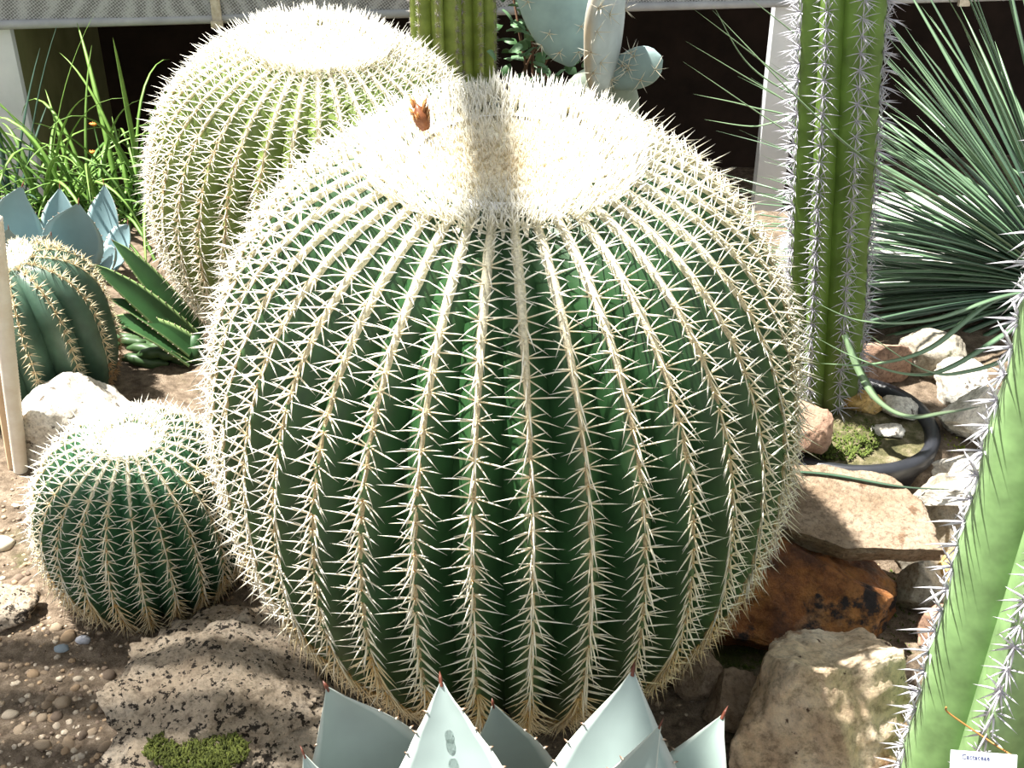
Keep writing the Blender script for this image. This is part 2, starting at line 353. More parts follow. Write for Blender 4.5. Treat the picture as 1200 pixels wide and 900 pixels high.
def ribbed_cactus(root, n, prof, tot, zc, depth_k, dmax, skin, crest, base_skin, areoles, templates, pick, n_individual, felt=True, crown=None, seed=1, uneven=0.0, area_end=1.0, crest_e=1.15, felt_w=1.0, felt_col=((0.74, 0.68, 0.50), (0.46, 0.37, 0.22), (0.46, 0.29, 0.10))):
    """the axis is local z of root; ribs are parts, spine clusters sub-parts; returns list of ribs"""
    rnd = random.Random(seed); half = math.pi / n; npt = len(prof)
    def depth(r): return min(dmax, depth_k * half * r)
    def crest_pt(i): return prof[i]
    variants = []
    for vv in range(3):
        m = MB(); rows = []; cols = []
        for i, (r, z) in enumerate(prof):
            t = i / (npt - 1); d = depth(r); row = []; wv = uneven * math.sin(i * (2 * math.pi * areoles / npt)) * d
            for u in UCOL:
                rr = r - d * (1 - hcrest(u, crest_e)) + (wv * (1 - abs(u)) ** 3 if abs(u) < .7 else 0)
                a = u * half; row.append((rr * math.sin(a), -rr * math.cos(a), z + zc))
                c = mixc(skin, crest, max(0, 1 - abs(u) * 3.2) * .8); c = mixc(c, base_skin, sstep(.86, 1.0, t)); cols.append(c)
            rows.append(row)
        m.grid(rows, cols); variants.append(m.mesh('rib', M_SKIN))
    feltm = None
    if felt:
        m = MB(); rows = []; cols = []
        for i, (r, z) in enumerate(prof):
            t = i / (npt - 1); hw = half * r; wd = felt_w * lerp(.56 * hw, .085 * half * prof[npt // 2][0], sstep(-.12, .30, t)) * (1 + .10 * math.sin(i * 2.1)); th = lerp(.006, .0012, sstep(0, .35, t)) * (prof[npt // 2][0] / .33)
            # outward normal of the profile
            a = prof[max(0, i - 1)]; b = prof[min(npt - 1, i + 1)]; tx, tz = b[0] - a[0], b[1] - a[1]; l = math.hypot(tx, tz); nr, nz = -tz / l, tx / l
            if nr * r + nz * z < 0: nr, nz = -nr, -nz
            row = []
            for k in range(7):
                q = -1 + k / 3; ins = -depth(r) * (1 - hcrest(q * wd / max(hw, 1e-6), crest_e)) ; o_ = th * (1 - q * q) ** .5 - .0006 if abs(q) < 1 else -.002
                rr = r + ins + nr * o_; row.append((q * wd, -rr, z + zc + nz * o_))
                c = mixc(felt_col[0], felt_col[1], sstep(.10, .30, t)); c = mixc(c, felt_col[2], sstep(.5, .9, t)); cols.append(c)
            rows.append(row)
        m.grid(rows, cols); feltm = m.mesh('felt_strip', M_FELT)
    ribs = []; RW = root.matrix_world if root.matrix_world != Matrix() else Matrix.LocRotScale(root.location, root.rotation_euler, root.scale)
    RW = Matrix.LocRotScale(root.location, root.rotation_euler, root.scale)
    cands = []
    for k in range(n):
        az = 2 * math.pi * (k + .5 * (n % 2)) / n; Rz = Matrix.Rotation(az, 4, 'Z')
        rb = link('rib', variants[k % 3], root, Rz); ribs.append(rb)
        if feltm: link('felt_strip', feltm, rb)
        ph = rnd.uniform(0, 1)
        for j in range(areoles):
            t = min(1, ((j + ph * .8) / areoles) * area_end); fi = t * (npt - 1); i = min(npt - 2, int(fi)); u = fi - i
            r = lerp(prof[i][0], prof[i + 1][0], u); z = lerp(prof[i][1], prof[i + 1][1], u)
            tx, tz = prof[i + 1][0] - prof[i][0], prof[i + 1][1] - prof[i][1]; l = math.hypot(tx, tz); tx /= l; tz /= l
            down = Vector((0, -tx, tz)); out = Vector((0, tz, tx)) ; lat = Vector((1, 0, 0))
            if out.dot(Vector((0, -1, 0)) * r + Vector((0, 0, z))) < 0: out = -out
            lat = down.cross(out)
            tw = rnd.gauss(0, .10); sc = rnd.uniform(.88, 1.1)
            B = Matrix((lat, down, out)).transposed() @ Matrix.Rotation(tw, 3, 'Z')
            M = Matrix.Translation((0, -r, z + zc)) @ B.to_4x4() @ Matrix.Scale(sc, 4)
            W = RW @ Rz @ M; p = W.translation; nrm = (W.to_3x3() @ Vector((0, 0, 1))).normalized()
            v = (CAM - p); face = nrm.dot(v.normalized()); qx, qy, dd = proj(p)
            inside = -20 < qx < 1220 and -20 < qy < 920
            cands.append((face if inside else -1, dd, k, M, Rz, pick(t, rnd)))
    vis = sorted([c for c in cands if c[0] > 0.05], key=lambda c: c[1] / max(.25, c[0]))[:n_individual]
    chosen = set(id(c) for c in vis)
    J = Joiner(); tm = [(t.arrays(), t.mesh('spine_cluster', M_SPINE)) for t in templates]
    for c in cands:
        if id(c) in chosen: link('spine_cluster', tm[c[5]][1], ribs[c[2]], c[3])
        else: J.add(tm[c[5]][0], c[4] @ c[3])
    if J.n:
        o = J.build('spines', M_SPINE, root); o['kind'] = 'stuff'
    return ribs
def flesh_core(root, prof, zc, k=.8, col=(.02, .05, .02)):      # closes the inside so no light leaks between ribs
    m = MB(); m.grid([[(r * k * math.sin(a), -r * k * math.cos(a), z + zc) for a in [2 * math.pi * j / 24 for j in range(24)]] for r, z in prof], closed=True)
    return m.build('core', M_SKIN, root)
def crown_parts(root, rc, ztop, dip, count, L, seed, col, edge_k=1.0):
    rnd = random.Random(seed); m = MB(); rows = []; cols = []
    for i in range(13):
        t = i / 12; r = rc * 1.02 * t
        rows.append([(r * math.cos(a), r * math.sin(a), ztop - dip * (1 - t * t) - .014 * t ** 6 + .003 * noise.noise(Vector((r * 90 * math.cos(a), r * 90 * math.sin(a), seed)))) for a in [2 * math.pi * j / 40 for j in range(40)]])
        cols += [mixc(col, mixc(col, (.70, .58, .36), .7), max(0, 1 - t * 2.2))] * 40
    m.grid(rows, cols, closed=True); m.build('crown_wool', M_FELT, root)
    m = MB()
    for i in range(count):
        t = math.sqrt(rnd.random()) * 1.06; a = rnd.uniform(0, 6.283); r = rc * t; z = ztop - dip * (1 - min(1, t) ** 2)
        d = Vector((math.cos(a) * (t * .55), math.sin(a) * (t * .55), 1)) + Vector((rnd.gauss(0, .25), rnd.gauss(0, .25), 0))
        c0 = mixc((.80, .66, .36), CREAM, t); l = L * lerp(.35, 1, t) * rnd.uniform(.7, 1.15)
        m.spine((r * math.cos(a), r * math.sin(a), z - .002), d, l, .00075 * (L / .022), c0, mixc((.72, .55, .30), PALE, min(1, .35 + t)), (rnd.gauss(0, .08), rnd.gauss(0, .08), 0))
    o = m.build('crown_spines', M_SPINE, root); o['kind'] = 'stuff'
def barrel_templates(L, r, sd):
    T = []
    for k in range(3): T.append(cluster(sd + k, TOP_SPEC, L * .85, r, CREAM, PALE, CREAM))
    for k in range(4): T.append(cluster(sd + 10 + k, BARREL_SPEC, L, r, (.84, .70, .42), PALE, RUSTB))
    for k in range(4): T.append(cluster(sd + 20 + k, OLD_SPEC, L * 1.02, r, GOLD, (.90, .82, .60), RUSTB))
    for k in range(3): T.append(cluster(sd + 30 + k, OLD_SPEC, L * 1.1, r, (.34, .20, .08), (.52, .36, .17), (.25, .13, .05)))
    return T
def barrel_pick(a=.12, b=.62, c=.90):
    def f(t, rnd):
        t += rnd.gauss(0, .03)
        if t < a: return rnd.randrange(3)
        if t < b: return 3 + rnd.randrange(4)
        if t < c: return 7 + rnd.randrange(4)
        return 11 + rnd.randrange(3)
    return f

# ------------------------------------------------------------------ the large golden barrel cactus
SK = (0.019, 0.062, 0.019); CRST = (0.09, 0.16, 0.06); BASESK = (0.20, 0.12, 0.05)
root = thing('barrel_cactus', 'largest barrel cactus, dark green with golden spines and a dried flower on its crown', 'cactus', (-0.008, 0.02, 0.0), (math.radians(10), 0, 0))
prof, tot = profile(0.322, 0.358, 0.375, 2.4, 1.9, 0.105, -0.335, 70)
ZC = 0.335
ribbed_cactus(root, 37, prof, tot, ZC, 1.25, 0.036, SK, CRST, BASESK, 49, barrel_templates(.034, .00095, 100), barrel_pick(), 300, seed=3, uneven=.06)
flesh_core(root, prof, ZC)
crown_parts(root, 0.125, ZC + prof[0][1] + .004, .012, 4300, .024, 8, (0.84, 0.79, 0.62))
m = MB(); rnd = random.Random(2); fd = Vector((-.2, .1, 1)).normalized()
m.tube([fd * (.026 * i / 7) for i in range(8)], [.004, .006, .0075, .0085, .008, .006, .004, .001], 9, (0.20, 0.065, 0.02))
for k in range(26):
    a = rnd.uniform(0, 6.28); h = rnd.uniform(.003, .024); b = Vector((math.cos(a) * .006, math.sin(a) * .006, 0)) + fd * h
    m.spine(b, (math.cos(a) * .5, math.sin(a) * .5, 1), rnd.uniform(.008, .013), .0016, (0.22, 0.075, 0.02), (0.42, 0.20, 0.06))
o = m.build('dried_flower', M_SPINE, root); o.location = (-0.076, 0.03, ZC + prof[0][1] + .012); o.rotation_euler = (math.radians(-14), math.radians(-8), 0); o['label'] = 'dried brown flower bud on the crown'

# ------------------------------------------------------------------ the barrel behind it, and the small one
c = at_y(367, 210, 0.88)
R2 = 0.298
root = thing('barrel_cactus', 'pale sunlit barrel cactus standing behind the largest one, below the dark opening', 'cactus', (c.x, c.y, c.z - 0.31), (math.radians(9), math.radians(4), 0.04))
prof, tot = profile(R2, 0.285, 0.34, 2.25, 1.9, 0.095, -0.31, 52)
ribbed_cactus(root, 35, prof, tot, .31, 1.25, 0.032, (0.12, 0.17, 0.04), (0.26, 0.30, 0.09), BASESK, 46, barrel_templates(.038, .0011, 200), barrel_pick(.22, .8, .95), 300, seed=4, uneven=.05)
flesh_core(root, prof, .31)
crown_parts(root, 0.112, .31 + prof[0][1] + .004, .010, 2600, .026, 9, (0.84, 0.80, 0.64))

c = G(156, 715); c.y += .07
root = thing('barrel_cactus', 'small young barrel cactus nestled between the pitted rock and the white stone', 'cactus', (c.x + .012, c.y, c.z - .012), (math.radians(9), math.radians(2), 0.1))
prof, tot = profile(0.136, 0.140, 0.155, 2.3, 2.0, 0.035, -0.132, 44)
ribbed_cactus(root, 23, prof, tot, .132, 1.2, 0.02, (0.022, 0.085, 0.035), (0.10, 0.18, 0.08), BASESK, 23, barrel_templates(.028, .00085, 300), barrel_pick(.2, .6, .88), 230, seed=5, uneven=.06)
flesh_core(root, prof, .132)
crown_parts(root, 0.042, .132 + prof[0][1] + .003, .004, 700, .016, 10, (0.84, 0.80, 0.64))

# ------------------------------------------------------------------ wide ribbed blue green cactus at the left edge
c = G(40, 505)
FSPEC = [(-.8, -.2, .6, .9), (.8, -.2, .6, .9), (-.8, .4, .6, 1), (.8, .4, .6, 1), (0, .8, .7, 1), (-.3, -.6, .8, .8), (.3, -.6, .8, .8), (0, .2, 1, 1.1), (-.5, 0, .9, .9), (.5, .1, .9, .9)]
root = thing('ribbed_cactus', 'blue-green cactus with broad smooth ribs and short tan spines beside the pale stake', 'cactus', (c.x - .012, c.y + .13, c.z - .02), (math.radians(6), math.radians(-4), 0.12))
prof, tot = profile(0.132, 0.12, 0.16, 2.5, 3.0, 0.03, -0.16, 40)
T = [cluster(400 + k, FSPEC, .019, .0009, (.72, .58, .36), (.86, .78, .55), (.4, .24, .12)) for k in range(4)] + [cluster(410 + k, FSPEC, .017, .0009, (.42, .24, .12), (.62, .42, .24), (.3, .16, .08)) for k in range(3)]
ribbed_cactus(root, 13, prof, tot, .16, .85, 0.035, (0.05, 0.10, 0.068), (0.09, 0.14, 0.09), (0.16, 0.10, 0.05), 26, T, lambda t, r: r.randrange(4) if t < .55 else 4 + r.randrange(3), 120, seed=6, felt_w=.45, crest_e=1.5, felt_col=((.62, .55, .36), (.36, .26, .14), (.26, .15, .08)))
flesh_core(root, prof, .16, .7)
crown_parts(root, 0.036, .16 + prof[0][1] + .002, .003, 500, .018, 11, (0.70, 0.62, 0.42))

# ------------------------------------------------------------------ columnar cacti with star spines
def star_spec(n, seed, out=.45):
    r = random.Random(seed); s = []
    for k in range(n):
        a = 6.2832 * k / n + r.uniform(-.2, .2); s.append((math.cos(a), math.sin(a), out + r.uniform(-.15, .2), r.uniform(.75, 1.05)))
    return s + [(.1, .1, 1, 1.2), (-.2, .35, 1, 1.0)]
def column(name, label, base, lean, R, H, n, areoles, L, r, skin, crest, tip, seed, rotz=0, depth_k=1.0, dmax=.03, n_ind=300, felt_w=.5, taper=.0, group=None, base_col=(.5, .48, .55)):
    root = thing(name, label, 'cactus', base, Euler((lean[0], lean[1], rotz)), group)
    np_ = 40; prof = [(R * (1 - .9 * sstep(.96, 1.0, 1 - i / (np_ - 1)) ) * (1 - taper * i / np_), H * (1 - i / (np_ - 1)) - H / 2) for i in range(np_)]
    T = [cluster(seed + k, star_spec(9, seed + k), L, r, base_col, tip, (.55, .52, .56)) for k in range(5)]
    ribbed_cactus(root, n, prof, H, H / 2, depth_k, dmax, skin, crest, (.09, .10, .05), areoles, T, lambda t, q: q.randrange(5), n_ind, seed=seed, felt=False, uneven=.06, crest_e=1.5)
    flesh_core(root, prof, H / 2, .5, (.03, .07, .02))
    return root
WSP = (.88, .87, .90)
b = G(972, 478)
column('column_cactus', 'tall columnar cactus with grey star-shaped spine clusters rising from the sunken black pot', (b.x - .012, b.y, b.z - .02), (math.radians(-1), math.radians(-4.6), 0), .056, .95, 8, 44, .028, .0009, (0.13, 0.22, 0.04), (0.17, 0.25, 0.07), (.74, .73, .80), 500, rotz=.22, depth_k=.7, dmax=.016)
column('column_cactus', 'light green columnar cactus with bright white spine stars beside the big pale boulder', (.495, -.35, -.01), (math.radians(0), math.radians(1.8), 0), .098, .85, 6, 33, .028, .0013, (0.20, 0.33, 0.13), (0.28, 0.40, 0.20), WSP, 520, rotz=.27, depth_k=.75, dmax=.04)
def back_col(px, Y, R, label, seed, rz, H):
    p = at_y(px, 30, Y); z0 = ground_z(p.x, Y) - .02
    column('column_cactus', label, (p.x, Y, z0), (0, 0, 0), R, H, 8, 45, .010, .0006, (0.22, 0.28, 0.06), (0.30, 0.32, 0.10), (.5, .47, .45), seed, rotz=rz, n_ind=60, dmax=.02, base_col=(.3, .25, .2))
back_col(512, 1.22, .052, 'yellow-green ribbed column cactus rising between the pale barrel and its darker twin', 540, .1, .95)
back_col(556, 1.26, .046, 'narrower darker ribbed column cactus beside the ivy-like shrub', 550, .3, .9)

# ------------------------------------------------------------------ surfaces that growing leaves keep clear of
from mathutils.bvhtree import BVHTree
def family(o): return [o] + [q for c in o.children for q in family(c)]
def surface(objs, skip=('spine_cluster', 'spines', 'crown_spines', 'felt_strip')):
    bpy.context.view_layer.update(); V = []; Fc = []
    for o in objs:
        for q in family(o):
            if q.type != 'MESH' or q.name.split('.')[0] in skip: continue
            n0 = len(V); M = q.matrix_world; V += [M @ v.co for v in q.data.vertices]; Fc += [tuple(i + n0 for i in p.vertices) for p in q.data.polygons]
    return BVHTree.FromPolygons(V, Fc)
def clear_of(bvh, pts, gap):
    for a, b in zip(pts, pts[1:]):
        d = b - a; L = d.length
        if L > 1e-6 and bvh.ray_cast(a, d / L, L + gap)[0] is not None: return False
        if bvh.find_nearest(b, gap)[0] is not None: return False
    return True
def blade_pts(base, d, L, droop, n):
    d = Vector(d).normalized(); p = Vector(base); pts = [p.copy()]; v = d.copy()
    for i in range(n):
        p = p + v * (L / n); pts.append(p.copy()); v = (v + Vector((0, 0, -droop / n))).normalized()
    return pts
BIG = bpy.data.objects['barrel_cactus']; PALEB = bpy.data.objects['barrel_cactus.001']; STARCOL = bpy.data.objects['column_cactus']; DARKCOL = bpy.data.objects['column_cactus.003']; YELCOL = bpy.data.objects['column_cactus.002']

# ------------------------------------------------------------------ leaves
def frame_path(base, tip, bow, n):
    base = Vector(base); tip = Vector(tip); bow = Vector(bow)
    return [base.lerp(tip, i / n) + bow * (4 * (i / n) * (1 - i / n)) for i in range(n + 1)]
AGW = [(0, .62), (.25, .86), (.5, 1), (.66, .9), (.8, .60), (.9, .30), (.96, .12), (1, .015)]
def fleshy_leaf(parent, base, tip, face, W, thick, fold, col, edge_col, bow=(0, 0, 0), teeth=0.004, step=.014, tipc=(.16, .05, .03), spine_len=.012, n=22, wt=AGW, seed=1, mat=None, drops=None):
    rnd = random.Random(seed); pts = frame_path(base, tip, bow, n); face = Vector(face).normalized(); rows = []; cols = []; edges = [[], []]
    for i, p in enumerate(pts):
        T = (pts[min(i + 1, n)] - pts[max(i - 1, 0)]).normalized(); S = T.cross(face).normalized(); Nn = S.cross(T).normalized()
        w_ = W * interp(wt, i / n); th = thick * (1 - .75 * i / n) * min(1, w_ / W + .15); row = []
        us = [-1, -.75, -.5, -.25, 0, .25, .5, .75, 1]
        wob = .006 * W * math.sin(i * 1.7 + seed)
        for u in us: row.append(p + S * (u * w_ + wob) + Nn * (fold * w_ * abs(u) ** 1.6))
        for u in us[::-1][1:-1]: row.append(p + S * (u * w_ + wob) + Nn * (fold * w_ * abs(u) ** 1.6 - th * (1 - u * u) - .001))
        rows.append(row); cols += [mixc(col, edge_col, 1 if abs(u) > .99 else .0) for u in us] + [col] * 7
        edges[0].append((row[0], -S, T)); edges[1].append((row[8], S, T))
    m = MB(); m.grid(rows, cols, closed=True); lf = m.build('leaf', mat or M_AGAVE, parent)
    for k, (tt, hs, hl) in enumerate(drops or []):
        i = int(tt * n); p = pts[i]; T = (pts[i + 1] - pts[i - 1]).normalized(); S = T.cross(face).normalized(); Nn = S.cross(T).normalized(); w_ = W * interp(wt, i / n)
        m = MB(); dr = []
        for a in range(6):
            ph = a / 5 * math.pi / 2; row = []
            for j in range(14):
                x = math.cos(ph) * math.cos(j * .4488); y = math.cos(ph) * math.sin(j * .4488); ux = x * hs / w_
                row.append(p + S * (x * hs) + T * (y * hl) + Nn * (fold * w_ * abs(ux) ** 1.6 + .0002 + .0022 * math.sin(ph)))
            dr.append(row)
        m.grid(dr, closed=True); m.build('water_drop', M_WATER, lf)
    if teeth:
        t = MB()
        for e in edges:
            acc = 0
            for i in range(2, n - 2):
                acc += (e[i + 1][0] - e[i][0]).length
                k = int(acc / step)
                if k >= 1:
                    acc = 0; t.spine(e[i][0] - e[i][1] * .0008, e[i][1] + e[i][2] * rnd.uniform(-.1, .7), teeth * rnd.uniform(.7, 1.3), teeth * .32, (.62, .55, .45), (.25, .14, .08))
        if t.v: o = t.build('margin_teeth', M_SPINE, lf); o['kind'] = 'stuff'
    if spine_len:
        t = MB(); T = (pts[-1] - pts[-2]).normalized(); t.spine(pts[-1] - T * .004, T, spine_len + .004, max(.0009, W * .03), tipc, mixc(tipc, (0, 0, 0), .3)); t.build('tip_spine', M_SPINE, lf)
    return lf
def blade(parent, base, d, L, W, droop, col, tipcol, seed=1, n=9, mat=None, side=None):
    d = Vector(d).normalized(); p = Vector(base); pts = [p.copy()]; v = d.copy()
    for i in range(n):
        p = p + v * (L / n); pts.append(p.copy()); v = (v + Vector((0, 0, -droop / n))).normalized()
    return blade_path(parent, pts, W, col, tipcol, mat)
def blade_path(parent, pts, W, col, tipcol, mat=None, name='leaf'):
    n = len(pts) - 1; rows = []; cols = []
    for i, p in enumerate(pts):
        T = (pts[min(i + 1, n)] - pts[max(i - 1, 0)]).normalized(); S = T.cross(Vector((0, 0, 1)))
        S = S.normalized() if S.length > 1e-3 else Vector((1, 0, 0)); U = S.cross(T)
        w_ = W * interp([(0, .8), (.15, 1), (.6, .85), (.9, .4), (1, .03)], i / n)
        rows.append([p + S * w_ , p + U * w_ * .28, p - S * w_, p - U * w_ * .42]); c = mixc(col, tipcol, i / n); cols += [c] * 4
    m = MB(); m.grid(rows, cols, closed=True); return m.build(name, mat or M_BLADE, parent)
def ctrl(pts, n=16):                            # Catmull-Rom through points
    P = [Vector(p) for p in pts]; P = [P[0] * 2 - P[1]] + P + [P[-1] * 2 - P[-2]]; out = []
    for k in range(1, len(P) - 2):
        for i in range(n):
            t = i / n; a, b, c, d = P[k - 1:k + 3]
            out.append(.5 * (2 * b + (c - a) * t + (2 * a - 5 * b + 4 * c - d) * t * t + (3 * b - a - 3 * c + d) * t ** 3))
    return out + [P[-2]]

M_WATER, nt_w, b_w = new_mat('water'); b_w.inputs['Transmission Weight'].default_value = 1; b_w.inputs['IOR'].default_value = 1.33; b_w.inputs['Roughness'].default_value = .03
b_w.inputs['Base Color'].default_value = (.92, .97, .95, 1)
# foreground agave
AG = (0.28, 0.35, 0.335); AGE = (0.56, 0.60, 0.54)
ar = Vector((0.0, -0.60, -0.005))
root = thing('agave', 'powdery blue-grey agave with toothed leaves growing at the foot of the largest barrel cactus', 'agave', ar)
def agleaf(px, py, Y, W, face=(0, -1, .45), bx=0, bow=(0, .02, 0), fold=.28, seed=1, by=0, col=AG, **kw):
    tip = at_y(px, py, Y) - ar
    return fleshy_leaf(root, (bx, by, 0.005), tip, face, W, .018, fold, col, AGE, bow, .0042, .014, seed=seed, spine_len=.010, **kw)
agleaf(578, 826, -.42, .058, seed=3, bx=.015, by=.13, face=(.25, -1, .3))
agleaf(383, 806, -.445, .075, seed=1, bx=-.07, by=.11, face=(.35, -1, .35))
l2 = agleaf(517, 799, -.445, .078, seed=2, bx=-.01, by=-.06, face=(-.3, -1, .8), n=44, drops=[(.885, .0042, .0062), (.85, .0042, .0065), (.81, .0045, .006)])
agleaf(742, 787, -.445, .084, seed=4, bx=.055, by=-.06, face=(-.2, -1, .8))
agleaf(774, 850, -.52, .040, seed=5, bx=.045, by=.03, face=(-.7, -1, .4), fold=.5)
agleaf(848, 838, -.465, .062, seed=6, bx=.06, by=-.03, face=(-.3, -.7, .9), col=(.36, .46, .42))
agleaf(356, 884, -.485, .045, seed=7, bx=-.09, by=-.02, face=(.3, -1, .5))
agleaf(600, 935, -.58, .05, seed=8, bx=.0, by=-.03, face=(0, -.6, 1))
m = MB(); m.tube([(0, 0, -.01), (0, 0, .02), (0, 0, .05)], [.075, .07, .03], 14, AG); m.build('stem', M_AGAVE, root)

# blue agave at the back left
AB = (0.19, 0.29, 0.31); ABE = (0.34, 0.45, 0.44)
ar = G(72, 322); ar.z -= .01
root = thing('agave', 'blue agave with broad red-tipped leaves behind the blue-green ribbed cactus', 'agave', ar)
for i, (px, py, dy, W, face, bx) in enumerate([(26, 218, -.01, .052, (.2, -1, .3), -.06), (70, 220, .06, .04, (0, -1, .2), 0), (122, 216, .03, .045, (-.5, -1, .3), .06), (92, 238, -.05, .062, (.1, -1, .35), .02), (-16, 232, -.02, .05, (.4, -1, .3), -.08), (150, 262, -.04, .04, (-.4, -.7, .6), .07), (10, 268, -.09, .04, (.2, -1, .6), -.04), (60, 275, -.12, .045, (0, -1, .6), 0), (135, 292, -.08, .03, (-.2, -.8, .8), .06)]):
    tip = at_y(px, py, ar.y + dy) - ar
    fleshy_leaf(root, (bx, dy * .3, 0), tip, face, W, .014, .25, AB, ABE, (bx * .3, 0, .01), .004, .013, seed=20 + i, tipc=(.30, .09, .05), spine_len=.014, n=16)
m = MB(); m.tube([(0, 0, -.01), (0, 0, .03), (0, 0, .07)], [.08, .07, .03], 12, AB); m.build('stem', M_AGAVE, root)

# green toothed aloe between
AL = (0.035, 0.10, 0.032); ALE = (0.30, 0.42, 0.16)
ar = G(219, 421); ar.z -= .01
root = thing('aloe', 'dark green aloe with pale toothed margins leaning out from behind the pale barrel', 'aloe', ar)
ALW = [(0, 1), (.3, .95), (.6, .75), (.85, .4), (1, .02)]
for i, (px, py, dy, W, face, bz) in enumerate([(106, 309, -.02, .026, (.3, -.8, .8), .035), (131, 281, .03, .024, (.3, -.8, .8), .045), (129, 372, -.05, .030, (.2, -.6, 1), .03), (150, 345, .05, .028, (.2, -.6, 1), .04), (128, 350, -.03, .024, (.2, -.6, 1), .04), (133, 384, -.05, .020, (0, -.5, 1), .03)]):
    tip = at_y(px, py, ar.y + dy) - ar
    fleshy_leaf(root, (.02, dy * .4, bz), tip, face, W, .014, .25, AL, ALE, (0, 0, .012), .003, .010, seed=40 + i, n=16, wt=ALW, spine_len=.004, mat=M_LEAF)
m = MB(); m.tube([(.015, 0, -.01), (.018, 0, .03), (.022, 0, .06)], [.026, .024, .008], 10, AL); m.build('stem', M_LEAF, root)
rnd = random.Random(77)
root = thing('trailing_succulent', 'low dark green finger-stemmed succulent lying under the aloe leaves', 'succulent', G(178, 432))
for i in range(11):
    a = at_z(134 + 52 * ((i * .618) % 1), 408 + 26 * (i / 10), .012 + .004 * (i % 2)); a.z = ground_z(a.x, a.y) + .009 + .010 * (i % 2); a -= root.location; dx = rnd.uniform(.05, .09); dz = rnd.uniform(-.01, .012)
    m = MB(); P = [a + Vector((dx * k / 6, rnd.uniform(-.004, .004), dz * k / 6 + .004 * math.sin(k))) for k in range(7)]
    m.tube(P, [.003, .009, .011, .011, .011, .009, .003], 8, (0.05, 0.10, 0.035)); m.build('stem', M_LEAF, root)

# grass clump
gc = G(95, 262); rnd = random.Random(12)
GRASS_CLEAR = surface([bpy.data.objects[q] for q in ('agave.001', 'wall_left', 'trim_1', 'shade_screen', 'ribbed_cactus')] + [PALEB])
for gi, (cx, nb, lab) in enumerate([(70, 85, 'bright green arching grass tuft behind the blue agave near the white wall end'), (148, 70, 'bright green arching grass tuft pressed against the pale barrel cactus')]):
    gc = at_z(cx, 262, 0); gc.z = ground_z(gc.x, gc.y) - .02; root = thing('grass_tuft', lab, 'grass', gc)
    for k in range(nb):
        a = rnd.uniform(0, 6.28); s = abs(rnd.gauss(0, .55)) + .1; lt = rnd.random()
        col = mixc((0.04, 0.12, 0.02), (0.18, 0.35, 0.06), lt)
        for attempt in range(40):
            gb = Vector((rnd.gauss(0, .05), rnd.gauss(0, .04), 0)); P = blade_pts(gb, (math.cos(a) * s, math.sin(a) * s, 1), rnd.uniform(.25, .55), rnd.uniform(1.2, 4.2), 12)
            if clear_of(GRASS_CLEAR, [q + gc for q in P], .008): break
            a = rnd.uniform(0, 6.28)
        blade_path(root, P, rnd.uniform(.0035, .0065), col, mixc(col, (.3, .45, .12), .4), M_LEAF)
root = thing('grass_tuft', 'dark blue-green grass blades in front of the white wall end', 'grass', at_z(2, 262, 0))
for k in range(16):
    a = rnd.uniform(0, 6.28); s = rnd.uniform(.1, .7)
    for attempt in range(40):
        P = blade_pts((rnd.gauss(0, .03), rnd.gauss(0, .03), -.02), (math.cos(a) * s, math.sin(a) * s, 1), rnd.uniform(.3, .5), rnd.uniform(.2, 1.4), 10)
        if clear_of(GRASS_CLEAR, [q + root.location for q in P], .008): break
        a = rnd.uniform(0, 6.28)
    blade_path(root, P, .006, (.03, .07, .05), (.05, .1, .07), M_LEAF)
for i, (px, py) in enumerate([(110, 147), (107, 180)]):
    p = at_y(px, py, gc.y + .05); root = thing('orange_flower', 'small orange flower among the grass blades', 'flower', (p.x, p.y, ground_z(p.x, p.y)), group='orange flowers in the grass')
    m = MB(); m.tube([(0, 0, 0), (.005, 0, (p.z - root.location.z) * .5), (0, 0, p.z - root.location.z)], .0015, 6, (.08, .18, .04)); m.build('stalk', M_LEAF, root)
    m = MB()
    for k in range(9): m.spine((0, 0, p.z - root.location.z), (math.cos(k * .7), math.sin(k * .7), .6), .012, .003, (.75, .18, .03), (.8, .25, .05))
    m.build('petals', M_LEAF, root)

# ------------------------------------------------------------------ spiky leaved plant at the right
yr = at_y(1258, 335, .60); rnd = random.Random(31)
gz = ground_z(yr.x, yr.y); root = thing('spiky_plant', 'rosette of long narrow blue-green leaves radiating behind the grey-spined column cactus', 'plant', (yr.x, yr.y, gz - .01))
h = yr.z - gz
m = MB(); m.tube([(0, 0, 0), (.005, 0, h * .5), (0, 0, h + .02)], [.05, .045, .04], 12, (.16, .12, .08)); m.build('trunk', M_FELT, root)
YUCCA_CLEAR = surface([STARCOL])
cnt = 0
while cnt < 285:
    d = Vector((rnd.gauss(-.45, .6), rnd.gauss(.1, .5), rnd.gauss(.10, .5)))
    if d.length < .2: continue
    d.normalize()
    if d.y < -.28 or d.x > .6 or d.z < -.46: continue
    P = blade_pts(Vector((0, 0, h)) + d * .03, d, rnd.uniform(.42, .66), rnd.uniform(.0, .5), 8)
    if not clear_of(YUCCA_CLEAR, [q + root.location for q in P], .010): continue
    cnt += 1; g = rnd.random(); col = mixc((0.025, 0.065, 0.05), (0.11, 0.20, 0.11), g)
    blade_path(root, P, rnd.uniform(.0048, .0074), col, mixc(col, (.20, .30, .16), .5))
def yblade(pts, W=.0052, col=(0.09, 0.17, 0.10), tc=(.2, .3, .16)):
    P = [at_y(*p) - root.location for p in pts]; P[0] = Vector((0, 0, h)) if pts[0][0] > 1240 else P[0]
    blade_path(root, ctrl(P, 8), W, col, tc)
